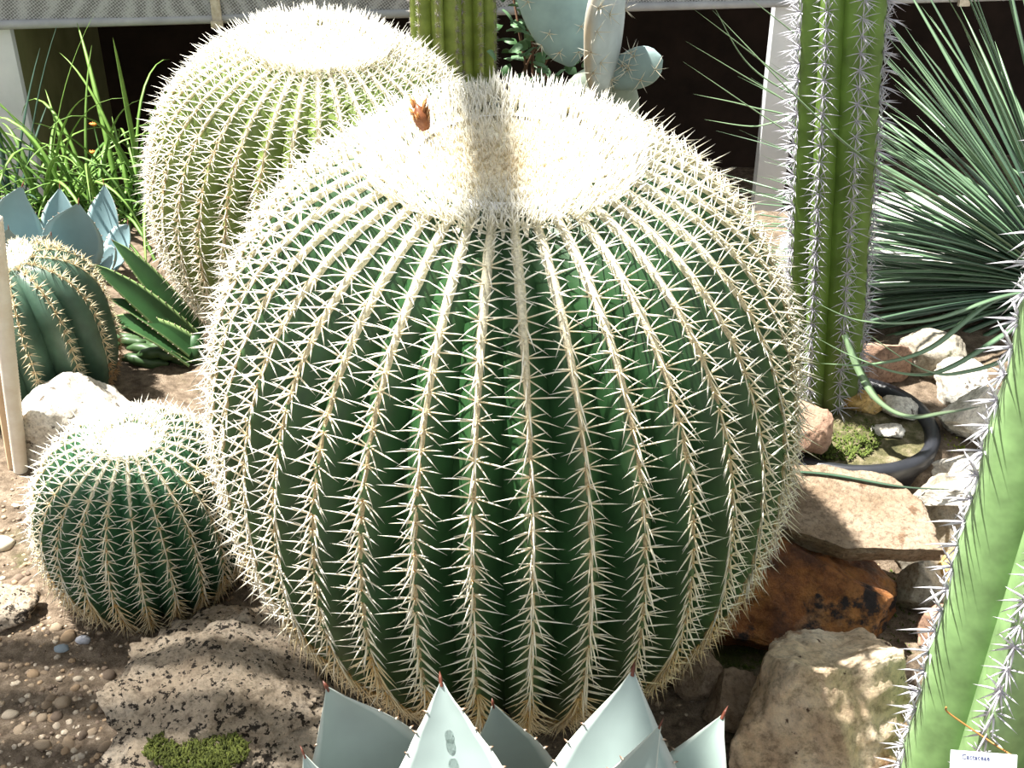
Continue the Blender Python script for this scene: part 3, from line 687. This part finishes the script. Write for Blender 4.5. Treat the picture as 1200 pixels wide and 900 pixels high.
for pts in ([(1262, 335, .62), (1185, 345, .42), (1090, 375, .30), (1010, 376, .245), (950, 352, .23)], [(1262, 335, .62), (1170, 350, .40), (1090, 408, .29), (1020, 427, .24), (962, 426, .225)],
            [(1262, 335, .62), (1180, 390, .36), (1110, 432, .27), (1060, 438, .245), (1000, 418, .235), (950, 392, .225)], [(1262, 335, .62), (1195, 410, .33), (1130, 436, .265), (1080, 432, .25), (1000, 380, .24)],
            [(1262, 335, .62), (1130, 250, .42), (1020, 190, .27), (940, 120, .235), (835, 12, .25)], [(1262, 335, .62), (1100, 200, .55), (960, 120, .52), (812, 10, .5)], [(1262, 335, .62), (1100, 240, .6), (950, 170, .6), (800, 72, .6)],
            [(1262, 335, .62), (1100, 210, .62), (960, 140, .62), (803, 48, .62)], [(1262, 335, .62), (1100, 210, .66), (960, 128, .66), (880, 78, .66), (835, 5, .66)], [(1262, 335, .62), (1100, 170, .66), (1000, 95, .66), (930, 38, .66), (875, -5, .66)],
            [(1262, 335, .62), (1100, 260, .66), (950, 150, .66), (880, 125, .66), (812, 110, .66)], [(1262, 335, .62), (1080, 240, .64), (950, 148, .64), (880, 148, .64), (825, 140, .64)]):
    yblade(pts)
root = thing('fallen_leaf', 'long green strap leaf arching out of the sunken pot rim over the pale stones', 'leaf', at_y(996, 408, .235))
P = [at_y(*p) - root.location for p in [(990, 392, .272), (1008, 436, .240), (1030, 470, .205), (1065, 488, .19), (1110, 483, .205), (1150, 476, .235)]]
blade_path(root, ctrl(P, 8), .0075, (.20, .30, .16), (.10, .14, .08), name='blade')

# ------------------------------------------------------------------ prickly pear behind the crown
PD = (0.23, 0.32, 0.31)
pc = at_y(665, 60, .95); pgz = ground_z(pc.x, .95)
root = thing('prickly_pear', 'blue-grey prickly pear with scarred pads rising behind the largest barrel', 'cactus', (pc.x, .95, pgz - .01))
M_PAD = vcol_mat('pad_skin', rough=.55, scale=18, lo=.82, hi=1.15)
def pad(center, axis, face, Lh, Wh, th, col, seed, edge=None, spines=14, L=.03):
    axis = Vector(axis).normalized(); face = Vector(face); face = (face - axis * face.dot(axis)).normalized(); side = axis.cross(face)
    C_ = Vector(center) - root.location; m = MB(); rows = []; cols = []; rnd = random.Random(seed)
    for i in range(15):
        t = -1 + 2 * i / 14; w_ = Wh * max(0.02, (1 - abs(t) ** 2.3)) ** .55 * (1 + .18 * t); rows.append([])
        for j in range(24):
            a = 6.2832 * j / 24; ca, sa = math.cos(a), math.sin(a)
            q = C_ + axis * (t * Lh) + side * (w_ * ca) + face * (th * sa * max(.05, 1 - t ** 4) ** .5 * (1 + .15 * noise.noise(Vector((t * 2, a, seed)))))
            rows[-1].append(q); e = noise.noise(Vector((t * 3, ca * 3, seed + 9)))
            cols.append(mixc(col, edge, sstep(.80, .97, abs(ca)) * (.6 + .4 * e)) if edge else col)
    m.grid(rows, cols, closed=True); pb = m.build('pad', M_PAD, root)
    spec = [(math.cos(k * 1.3), math.sin(k * 1.3), .7, 1) for k in range(5)]
    tms = [cluster(seed * 7 + k, spec, L, .0008, (.7, .62, .45), (.88, .85, .75), (.30, .2, .1)).mesh('spine_cluster', M_SPINE) for k in range(3)]
    for k in range(spines):
        t = rnd.uniform(-.85, .95); ca = rnd.choice([-1, 1]) * rnd.uniform(.1, 1); sa = -math.sqrt(1 - ca * ca) * (1 if face.y > 0 else -1); w_ = Wh * max(0.02, (1 - abs(t) ** 2.3)) ** .55 * (1 + .18 * t)
        p = C_ + axis * (t * Lh) + side * (w_ * ca) + face * (th * sa * max(.05, 1 - t ** 4) ** .5)
        nn = (side * ca * (th / Wh + abs(ca) ** 6) + face * sa + axis * t ** 3).normalized(); q = nn.to_track_quat('Z', 'Y').to_matrix().to_4x4()
        link('spine_cluster', tms[k % 3], pb, Matrix.Translation(p) @ q)
    return pb
pad(at_y(652, 0, .98), (-.25, -.1, 1), (-.12, -1, .25), .125, .068, .014, PD, 3, spines=10, L=.022)
pad(at_y(708, 40, .90), (.02, -.1, 1), (1, -.62, 0), .115, .066, .018, (.40, .46, .47), 5, edge=(.42, .30, .16), spines=14)
pad(at_y(742, 82, .93), (.75, -.1, .35), (.3, -1, .4), .055, .035, .013, PD, 7, spines=10, L=.03)
pad(at_y(700, 150, .95), (.0, 0, 1), (.3, -1, 0), .12, .08, .022, (.24, .28, .22), 8, spines=4)
pad((pc.x + .02, .95, pgz + .15), (.08, 0, 1), (0, -1, 0), .17, .085, .028, (.26, .24, .16), 9, spines=4)

# leafy shrub behind
rnd = random.Random(44); sp = at_y(607, 40, 1.24); gz = ground_z(sp.x, 1.24)
root = thing('leafy_shrub', 'small dark green leafy shrub between the column cacti and the prickly pear', 'shrub', (sp.x + .012, 1.30, gz))
m = MB()
SHRUB_CLEAR = surface([DARKCOL, YELCOL, bpy.data.objects['prickly_pear']])
for k in range(7):
    for attempt in range(60):
        P = [Vector((0, 0, 0)), Vector((rnd.gauss(.01, .04), rnd.gauss(0, .04), .3)), Vector((rnd.gauss(.015, .06), rnd.gauss(0, .05), rnd.uniform(.42, .62)))]
        if clear_of(SHRUB_CLEAR, [q + root.location for q in P], .008): break
    m.tube(P, [.006, .004, .002], 6, (.14, .08, .05))
m.build('stems', M_FELT, root)
LV = []
for v in range(3):
    m = MB(); pts = frame_path((0, 0, 0), (0, .034, 0), (0, 0, .004), 6)
    m.grid([[p + Vector((u * .013 * interp([(0, .2), (.3, 1), (.7, .7), (1, .03)], i / 6), 0, -abs(u) * .003)) for u in (-1, -.5, 0, .5, 1)] for i, p in enumerate(pts)], [mixc((.05, .12, .04), (.13, .24, .12), v / 2)] * 35); LV.append(m.mesh('leaf', M_LEAF))
for k in range(210):
    for attempt in range(60):
        p = Vector((rnd.gauss(.01, .052), rnd.gauss(-.02, .05), rnd.uniform(.18, .66)))
        if SHRUB_CLEAR.find_nearest(p + root.location, .036)[0] is None and (p.x + root.location.x - DARKCOL.location.x) ** 2 + (p.y + root.location.y - DARKCOL.location.y) ** 2 > .08 ** 2: break
    link('leaf', LV[rnd.randrange(3)], root, Matrix.Translation(p) @ Euler((rnd.uniform(-.6, 1), rnd.uniform(-.8, .8), rnd.uniform(0, 6.28))).to_matrix().to_4x4())

# ------------------------------------------------------------------ pale stake at the left edge
b = G(20, 548); t_ = at_y(-26, 235, b.y - .03)
M_STAKE = noise_mat('pale_wood', [(0.3, (0.52, 0.36, 0.22)), (0.6, (0.66, 0.50, 0.34)), (0.8, (0.74, 0.62, 0.48))], 10, .7, .2)
root = thing('stake', 'pale tan stake with a ribbed whitish strip leaning beside the white stone', 'stake', b)
ax = (t_ - b); H = ax.length; ax.normalize(); sd_ = ax.cross(Vector((0, 1, 0))).normalized(); fw = sd_.cross(ax)
m = MB(); m.grid([[ax * (H * t - .02) + sd_ * (x * (.012 + .008 * t)) + fw * y for x, y in ((-1, -.004), (.6, -.012), (1, -.004), (.9, .012), (-.9, .012))] for t in [k / 10 for k in range(11)]], closed=True); m.build('shaft', M_STAKE, root, smooth=False)
m = MB(); P = []
for k in range(160):
    t = k / 159; rr = (.010 + .004 * t) * (1 + (.10 if k % 2 else -.04)); P.append((ax * (H * t - .02) - sd_ * (.010 + .010 * t) - fw * -.0 + Vector((0, -.012, 0)), rr))
m.tube([p for p, r in P], [r for p, r in P], 10); m.build('ribbed_strip', noise_mat('whitish_fibre', [(0.3, (0.70, 0.60, 0.48)), (0.7, (0.84, 0.78, 0.68))], 30, .8, .2), root)

# ------------------------------------------------------------------ rocks
def P3(px, py, z): return at_z(px, py, z)
rock('boulder', 'large pale angular boulder below the rust-coloured rock', M_PALEROCK, (.335, -.245, .06), (.135, .135, .15), 11, (8, -6, 20), cuts=13, depth=(.5, .85), rough=.10, sub=6)
rock('pitted_rock', 'broad flat pitted limestone rock with dark specks painted as shaded pits in front of the small cactus', M_PITROCK, (-.315, -.175, .002), (.19, .165, .062), 12, (4, 3, 15), cuts=6, depth=(.65, .9), rough=.16, sub=6, pits=.2)
rock('rust_rock', 'rust-orange rock with black stains wedged under the tan slab', M_ORANGE, (.362, .004, .026), (.165, .105, .098), 13, (-12, 6, -8), cuts=9, depth=(.55, .85), rough=.10, sub=6)
rock('tan_slab', 'flat tan stone slab lying on top of the rust-coloured rock', M_TANROCK, (.43, .060, .133), (.150, .092, .042), 14, (8, 5, -14), cuts=3, depth=(.7, .85), rough=.06, flat=.5, side=7, sub=6)
rock('white_stone', 'sunlit white pitted stone behind the small barrel cactus', M_WHITEROCK, P3(97, 504, .05), (.098, .080, .085), 15, (0, 0, 30), cuts=8, pits=.1)
rock('brown_stone', 'brown rock at the left edge of the gravel', M_PITROCK, P3(2, 712, .01), (.05, .04, .03), 16, cuts=7)
rock('brown_stone', 'rounded reddish-brown stone against the largest barrel beside the black rim', M_BROWNROCK, P3(946, 503, .172), (.034, .040, .042), 17, cuts=6)
rock('brown_stone', 'blocky brown stone behind the sunken pot at the foot of the column cactus', M_BROWNROCK, P3(1028, 424, .160), (.048, .028, .045), 18, cuts=9)
rock('ochre_stone', 'small ochre stone lying inside the black pot rim', M_OCHRE, P3(1012, 472, .15), (.030, .022, .022), 19, cuts=9)
rock('white_stone', 'white stone resting inside the black pot rim', M_WHITEROCK, P3(1058, 478, .145), (.030, .030, .018), 20, cuts=8)
rock('white_stone', 'small white stone on the moss edge inside the pot rim', M_WHITEROCK, P3(1040, 505, .14), (.022, .018, .012), 21, cuts=8)
rock('mossy_rock', 'grey mossy rock under the long leaves behind the black rim', M_GREYROCK, P3(1094, 410, .165), (.048, .040, .046), 22, cuts=7)
rock('white_stone', 'biggest bright white stone beside the black pot rim', M_WHITEROCK, P3(1142, 490, .155), (.056, .040, .044), 23, (0, 0, 20), cuts=10)
rock('white_stone', 'bright cracked white stone behind the biggest white one', M_WHITEROCK, P3(1122, 450, .150), (.044, .034, .038), 24, cuts=10)
rock('white_stone', 'white stone half hidden by the light green column cactus', M_WHITEROCK, P3(1190, 526, .140), (.042, .036, .040), 25, cuts=10)
rock('white_stone', 'speckled low white stone beside the thin dark leaf', M_WHITEROCK, G(1134, 552) + Vector((0, 0, .006)), (.050, .034, .024), 26, cuts=8, pits=.15)
rock('grey_stone', 'weathered grey-brown rock right of the tan slab', M_GREYROCK, P3(1104, 628, .050), (.058, .044, .088), 27, cuts=8)
gs = bpy.data.objects['grey_stone'].location; gtop = surface([bpy.data.objects['grey_stone']]).ray_cast(Vector((gs.x, gs.y, 1)), Vector((0, 0, -1)))[0]
rock('white_stone', 'flat pale stone topping the weathered grey-brown rock', M_WHITEROCK, gtop + Vector((0, 0, .011)), (.05, .03, .014), 28, cuts=8)
rock('grey_stone', 'small pale grey stone in green moss beside the rust-coloured rock', M_GREYROCK, P3(1080, 692, .028), (.034, .028, .040), 29, cuts=9)
rock('ochre_stone', 'ochre pebbly rock beside the light green column cactus', M_OCHRE, P3(1122, 676, .036), (.034, .030, .048), 30, cuts=7)
rock('ochre_stone', 'brownish rock under the spines of the light green column cactus', M_BROWNROCK, P3(1106, 742, .024), (.030, .032, .036), 33, cuts=7)
rock('tan_stone', 'small tan angular stone at the foot of the largest barrel near the boulder', M_TANROCK, P3(816, 785, .025), (.028, .03, .04), 31, (0, 15, 0), cuts=9)
rock('tan_stone', 'grey wedge of stone joined to the side of the boulder', M_TANROCK, P3(862, 818, .03), (.045, .035, .035), 32, cuts=8)

# thin leaf lying on the slab and the stone beside it
LIES = surface([bpy.data.objects['tan_slab'], bpy.data.objects['white_stone.006'], bpy.data.objects['white_stone.007']])
P = []
for px in range(938, 1142, 12):
    py = 553 + 20 * sstep(938, 1090, px); h_ = LIES.ray_cast(CAM, ray(px, py).normalized())[0]
    P.append((px, py, h_))
zs = [(q[0], q[2].z + .003) for q in P if q[2] is not None]
P = [at_z(px, py, interp(zs, px) if zs[0][0] <= px <= zs[-1][0] else (zs[0][1] if px < zs[0][0] else zs[-1][1])) for px, py, h_ in P]
for it in range(3): P = [P[0]] + [(a + b * 2 + c) / 4 for a, b, c in zip(P, P[1:], P[2:])] + [P[-1]]
root2 = thing('fallen_leaf', 'thin dark leaf lying across the tan slab below the black rim', 'leaf', P[0])
blade_path(root2, [q - P[0] for q in P], .0035, (.05, .10, .06), (.05, .08, .05), name='blade')

# ------------------------------------------------------------------ sunken black pot
pc = at_z(985, 494, .14)
M_BLACKP = noise_mat('black_plastic', [(0.3, (0.012, 0.013, 0.016)), (0.7, (0.03, 0.032, 0.04))], 15, .35, .1, spec=.6)
root = thing('sunken_pot', 'black plastic pot sunk into the ground with only its round rim showing', 'pot', (pc.x, pc.y, .06))
m = MB(); rows = []; RP = .130
for r, z in ((RP - .012, -.02), (RP - .012, .075), (RP - .006, .086), (RP + .004, .088), (RP + .010, .080), (RP + .008, .062), (RP, .055), (RP - .008, -.02)):
    rows.append([(r * math.cos(a), r * math.sin(a), z + .0015 * math.sin(3 * a)) for a in [6.28318 * j / 64 for j in range(64)]])
m.grid(rows, closed=True); m.build('rim', M_BLACKP, root)
m = MB(); m.grid([[((RP - .010) * t * math.cos(a), (RP - .010) * t * math.sin(a), .074 + .012 * (1 - t) + .006 * noise.noise(Vector((t * 8 * math.cos(a), t * 8 * math.sin(a), 4)))) for a in [6.28318 * j / 40 for j in range(40)]] for t in [k / 14 for k in range(15)]], closed=True)
m.build('potting_soil', noise_mat('pot_soil', [(.3, (.05, .05, .02)), (.5, (.12, .11, .05)), (.7, (.3, .25, .17))], 45, .95, .8), root)

# ------------------------------------------------------------------ plant label
M_LABEL = noise_mat('label_white', [(.3, (.70, .74, .82)), (.7, (.78, .80, .86))], 10, .4, 0)
M_INK = noise_mat('label_ink', [(.3, (.03, .04, .12)), (.7, (.05, .06, .16))], 10, .6, 0)

tc_ = at_y(1152, 906, -.455)
root = thing('plant_label', 'small white plant label with dark lettering wired to the light green column cactus', 'label', tc_, (math.radians(-35), math.radians(6), 0))
m = MB(); m.box((0, 0, 0), (.030, .0012, .018)); m.build('card', M_LABEL, root, smooth=False)
fc = bpy.data.curves.new('lettering', 'FONT'); fc.body = 'Cactaceae'; fc.size = .0062; fc.extrude = .0001; fc.align_x = 'CENTER'
to = bpy.data.objects.new('lettering_source', fc); COL.objects.link(to); dg = bpy.context.evaluated_depsgraph_get()
me = bpy.data.meshes.new_from_object(to.evaluated_get(dg)); bpy.data.objects.remove(to); me.materials.clear(); me.materials.append(M_INK)
o = link('lettering', me, root); o.location = (-.008, -.0015, .0115); o.rotation_euler = (math.pi / 2, 0, 0)
m = MB(); m.tube(ctrl([(.026, 0, .017), (.012, .02, .026), (-.02, .03, .045), (-.028, .02, .052)], 6), .0009, 6, (.40, .18, .05)); m.build('wire', M_SPINE, root)

# ------------------------------------------------------------------ pebbles, grit, moss
import bmesh
def pebble_mesh(seed, col, sub=2):
    bm = bmesh.new(); bmesh.ops.create_icosphere(bm, subdivisions=sub, radius=1); r = random.Random(seed)
    s = (1, r.uniform(.65, .95), r.uniform(.45, .75)); off = Vector((seed, 0, 0))
    for v in bm.verts: p = v.co * (1 + .25 * noise.noise(v.co * 1.3 + off) + .12 * noise.noise(v.co * 3.1 + off)); v.co = Vector((p.x * s[0], p.y * s[1], p.z * s[2]))
    me = bpy.data.meshes.new('pebble'); bm.to_mesh(me); bm.free()
    return fin(me, M_PEBBLE, np.array([col] * len(me.vertices), np.float32), True)
PCOL = [(.44, .34, .24), (.32, .24, .165), (.46, .39, .31), (.24, .18, .135), (.56, .47, .36), (.38, .27, .17), (.18, .135, .10)]
PNAME = ['sandy', 'mid brown', 'greyish', 'dark brown', 'pale cream', 'ochre brown', 'blackish brown']
PM = [pebble_mesh(k, PCOL[k % 7]) for k in range(14)]
rnd = random.Random(90)
def mesh_arr(me):
    v = np.zeros(len(me.vertices) * 3); me.vertices.foreach_get('co', v); return v.reshape(-1, 3), [tuple(p.vertices) for p in me.polygons]
for k in range(150):
    px = rnd.uniform(-5, 170) if k < 120 else rnd.uniform(770, 850); py = rnd.uniform(660, 905) if k < 120 else rnd.uniform(770, 900)
    if px > 110 and k < 120: py = rnd.uniform(750, 800) if rnd.random() < .3 else rnd.uniform(840, 900); px = rnd.uniform(60, 140)
    p = G(px, py); s = rnd.choice([.0035, .004, .005, .006, .009]) * rnd.uniform(.8, 1.3)
    pk = rnd.randrange(14); o = link('pebble', PM[pk]); o.location = (p.x, p.y, p.z + s * .25); o.scale = (s, s, s); o.rotation_euler = (rnd.uniform(-.3, .3), rnd.uniform(-.3, .3), rnd.uniform(0, 6.28))
    if k < 120: tag(o, ('larger ' if s > .0085 else 'small ') + PNAME[pk % 7] + ' pebble lying on the gravel beside the pitted rock', 'pebble', 'pebbles on the gravel, ' + PNAME[pk % 7] + (' larger' if s > .0085 else ''))
    else: tag(o, 'small ' + PNAME[pk % 7] + ' clod on the dark soil between agave and boulder', 'pebble', 'clods on the dark soil, ' + PNAME[pk % 7])
for i, (px, py, col, lab) in enumerate([(73, 762, (.34, .40, .45), 'blue-grey pebble on the gravel near the small cactus'), (98, 752, (.52, .53, .58), 'pale lavender pebble on the gravel near the small cactus'), (3, 640, (.78, .70, .55), 'cream stone at the edge of the gravel below the stake')]):
    p = G(px, py); o = link('pebble', pebble_mesh(50 + i, col)); s = .010 if i < 2 else .018; o.scale = (s, s, s); o.location = (p.x, p.y, p.z + s * .3); tag(o, lab, 'pebble')
J = Joiner(); small = []
for k in range(7):
    v, f = mesh_arr(pebble_mesh(70 + k, PCOL[k], 1)); small.append((v, f, np.array([PCOL[k]] * len(v))))
STONES = [surface([o]) for o in bpy.data.objects if o.parent is None and o.get('category') == 'rock']
POTC = bpy.data.objects['sunken_pot'].location; BARE = [(bpy.data.objects[q].location, rr) for q, rr in (('barrel_cactus', .19), ('barrel_cactus.001', .19), ('barrel_cactus.002', .115), ('column_cactus.001', .10), ('ribbed_cactus', .13), ('agave', .08))] + [(POTC, .150)]
UPW = Vector((.11, .07, .99)).normalized()
def bare_soil(p):
    for c, rr in BARE:
        if (p.x - c.x) ** 2 + (p.y - c.y) ** 2 < rr * rr: return False
    for bv in STONES:
        if bv.find_nearest(p, .004)[0] is not None: return False
        n_ = 0; q = p.copy()
        while n_ < 12:
            hh = bv.ray_cast(q, UPW)[0]
            if hh is None: break
            n_ += 1; q = hh + UPW * 1e-5
        if n_ % 2: return False
    return True
for k in range(9500):
    z_ = rnd.random()
    px, py = (rnd.uniform(-20, 420), rnd.uniform(560, 920)) if z_ < .78 else ((rnd.uniform(760, 1200), rnd.uniform(430, 920)) if z_ < .95 else (rnd.uniform(380, 780), rnd.uniform(780, 920)))
    p = G(px, py); s = .0013 + .0042 * rnd.random() ** 2
    if not bare_soil(p): continue
    J.add(small[rnd.randrange(7)], Matrix.Translation((p.x, p.y, p.z + s * .3)) @ Euler((0, 0, rnd.uniform(0, 6))).to_matrix().to_4x4() @ Matrix.Scale(s, 4))
tag(J.build('grit', M_PEBBLE), 'fine brown grit scattered over the bed', 'gravel', kind='stuff')
def moss(px, py, rx, ry, n, lab, z=None, seed=1, cols=((.03, .05, .012), (.09, .12, .025))):
    r = random.Random(seed); m = MB(); c0 = None
    for k in range(n):
        a = r.uniform(0, 6.28); q = math.sqrt(r.random()); x, y = px + rx * q * math.cos(a), py + ry * q * math.sin(a)
        p = G(x, y) if z is None else at_z(x, y, z); c0 = c0 or p
        if z is None and not bare_soil(p): continue
        d = (r.gauss(0, .5), r.gauss(0, .5), 1); col = mixc(cols[0], cols[1], r.random())
        m.spine(p - Vector((0, 0, .003)), d, r.uniform(.004, .009), r.uniform(.0012, .0024), col, mixc(col, (.3, .35, .1), .12))
    tag(m.build('moss', M_MOSS), lab, 'moss', kind='stuff')
moss(985, 512, 48, 26, 900, 'dark green moss on the soil inside the black pot rim', z=.142, seed=1)
moss(1065, 715, 38, 60, 1100, 'dark green moss between the rust-coloured rock and the light green column cactus', seed=2)
moss(868, 775, 26, 14, 400, 'green moss under the rust-coloured rock beside the boulder', seed=3)
moss(1108, 527, 22, 16, 350, 'yellow-green moss between the white stones', seed=4, cols=((.14, .18, .02), (.34, .38, .06)))
moss(230, 878, 62, 26, 1300, 'green moss at the front foot of the pitted rock', seed=5, z=.045, cols=((.035, .045, .015), (.13, .15, .035)))
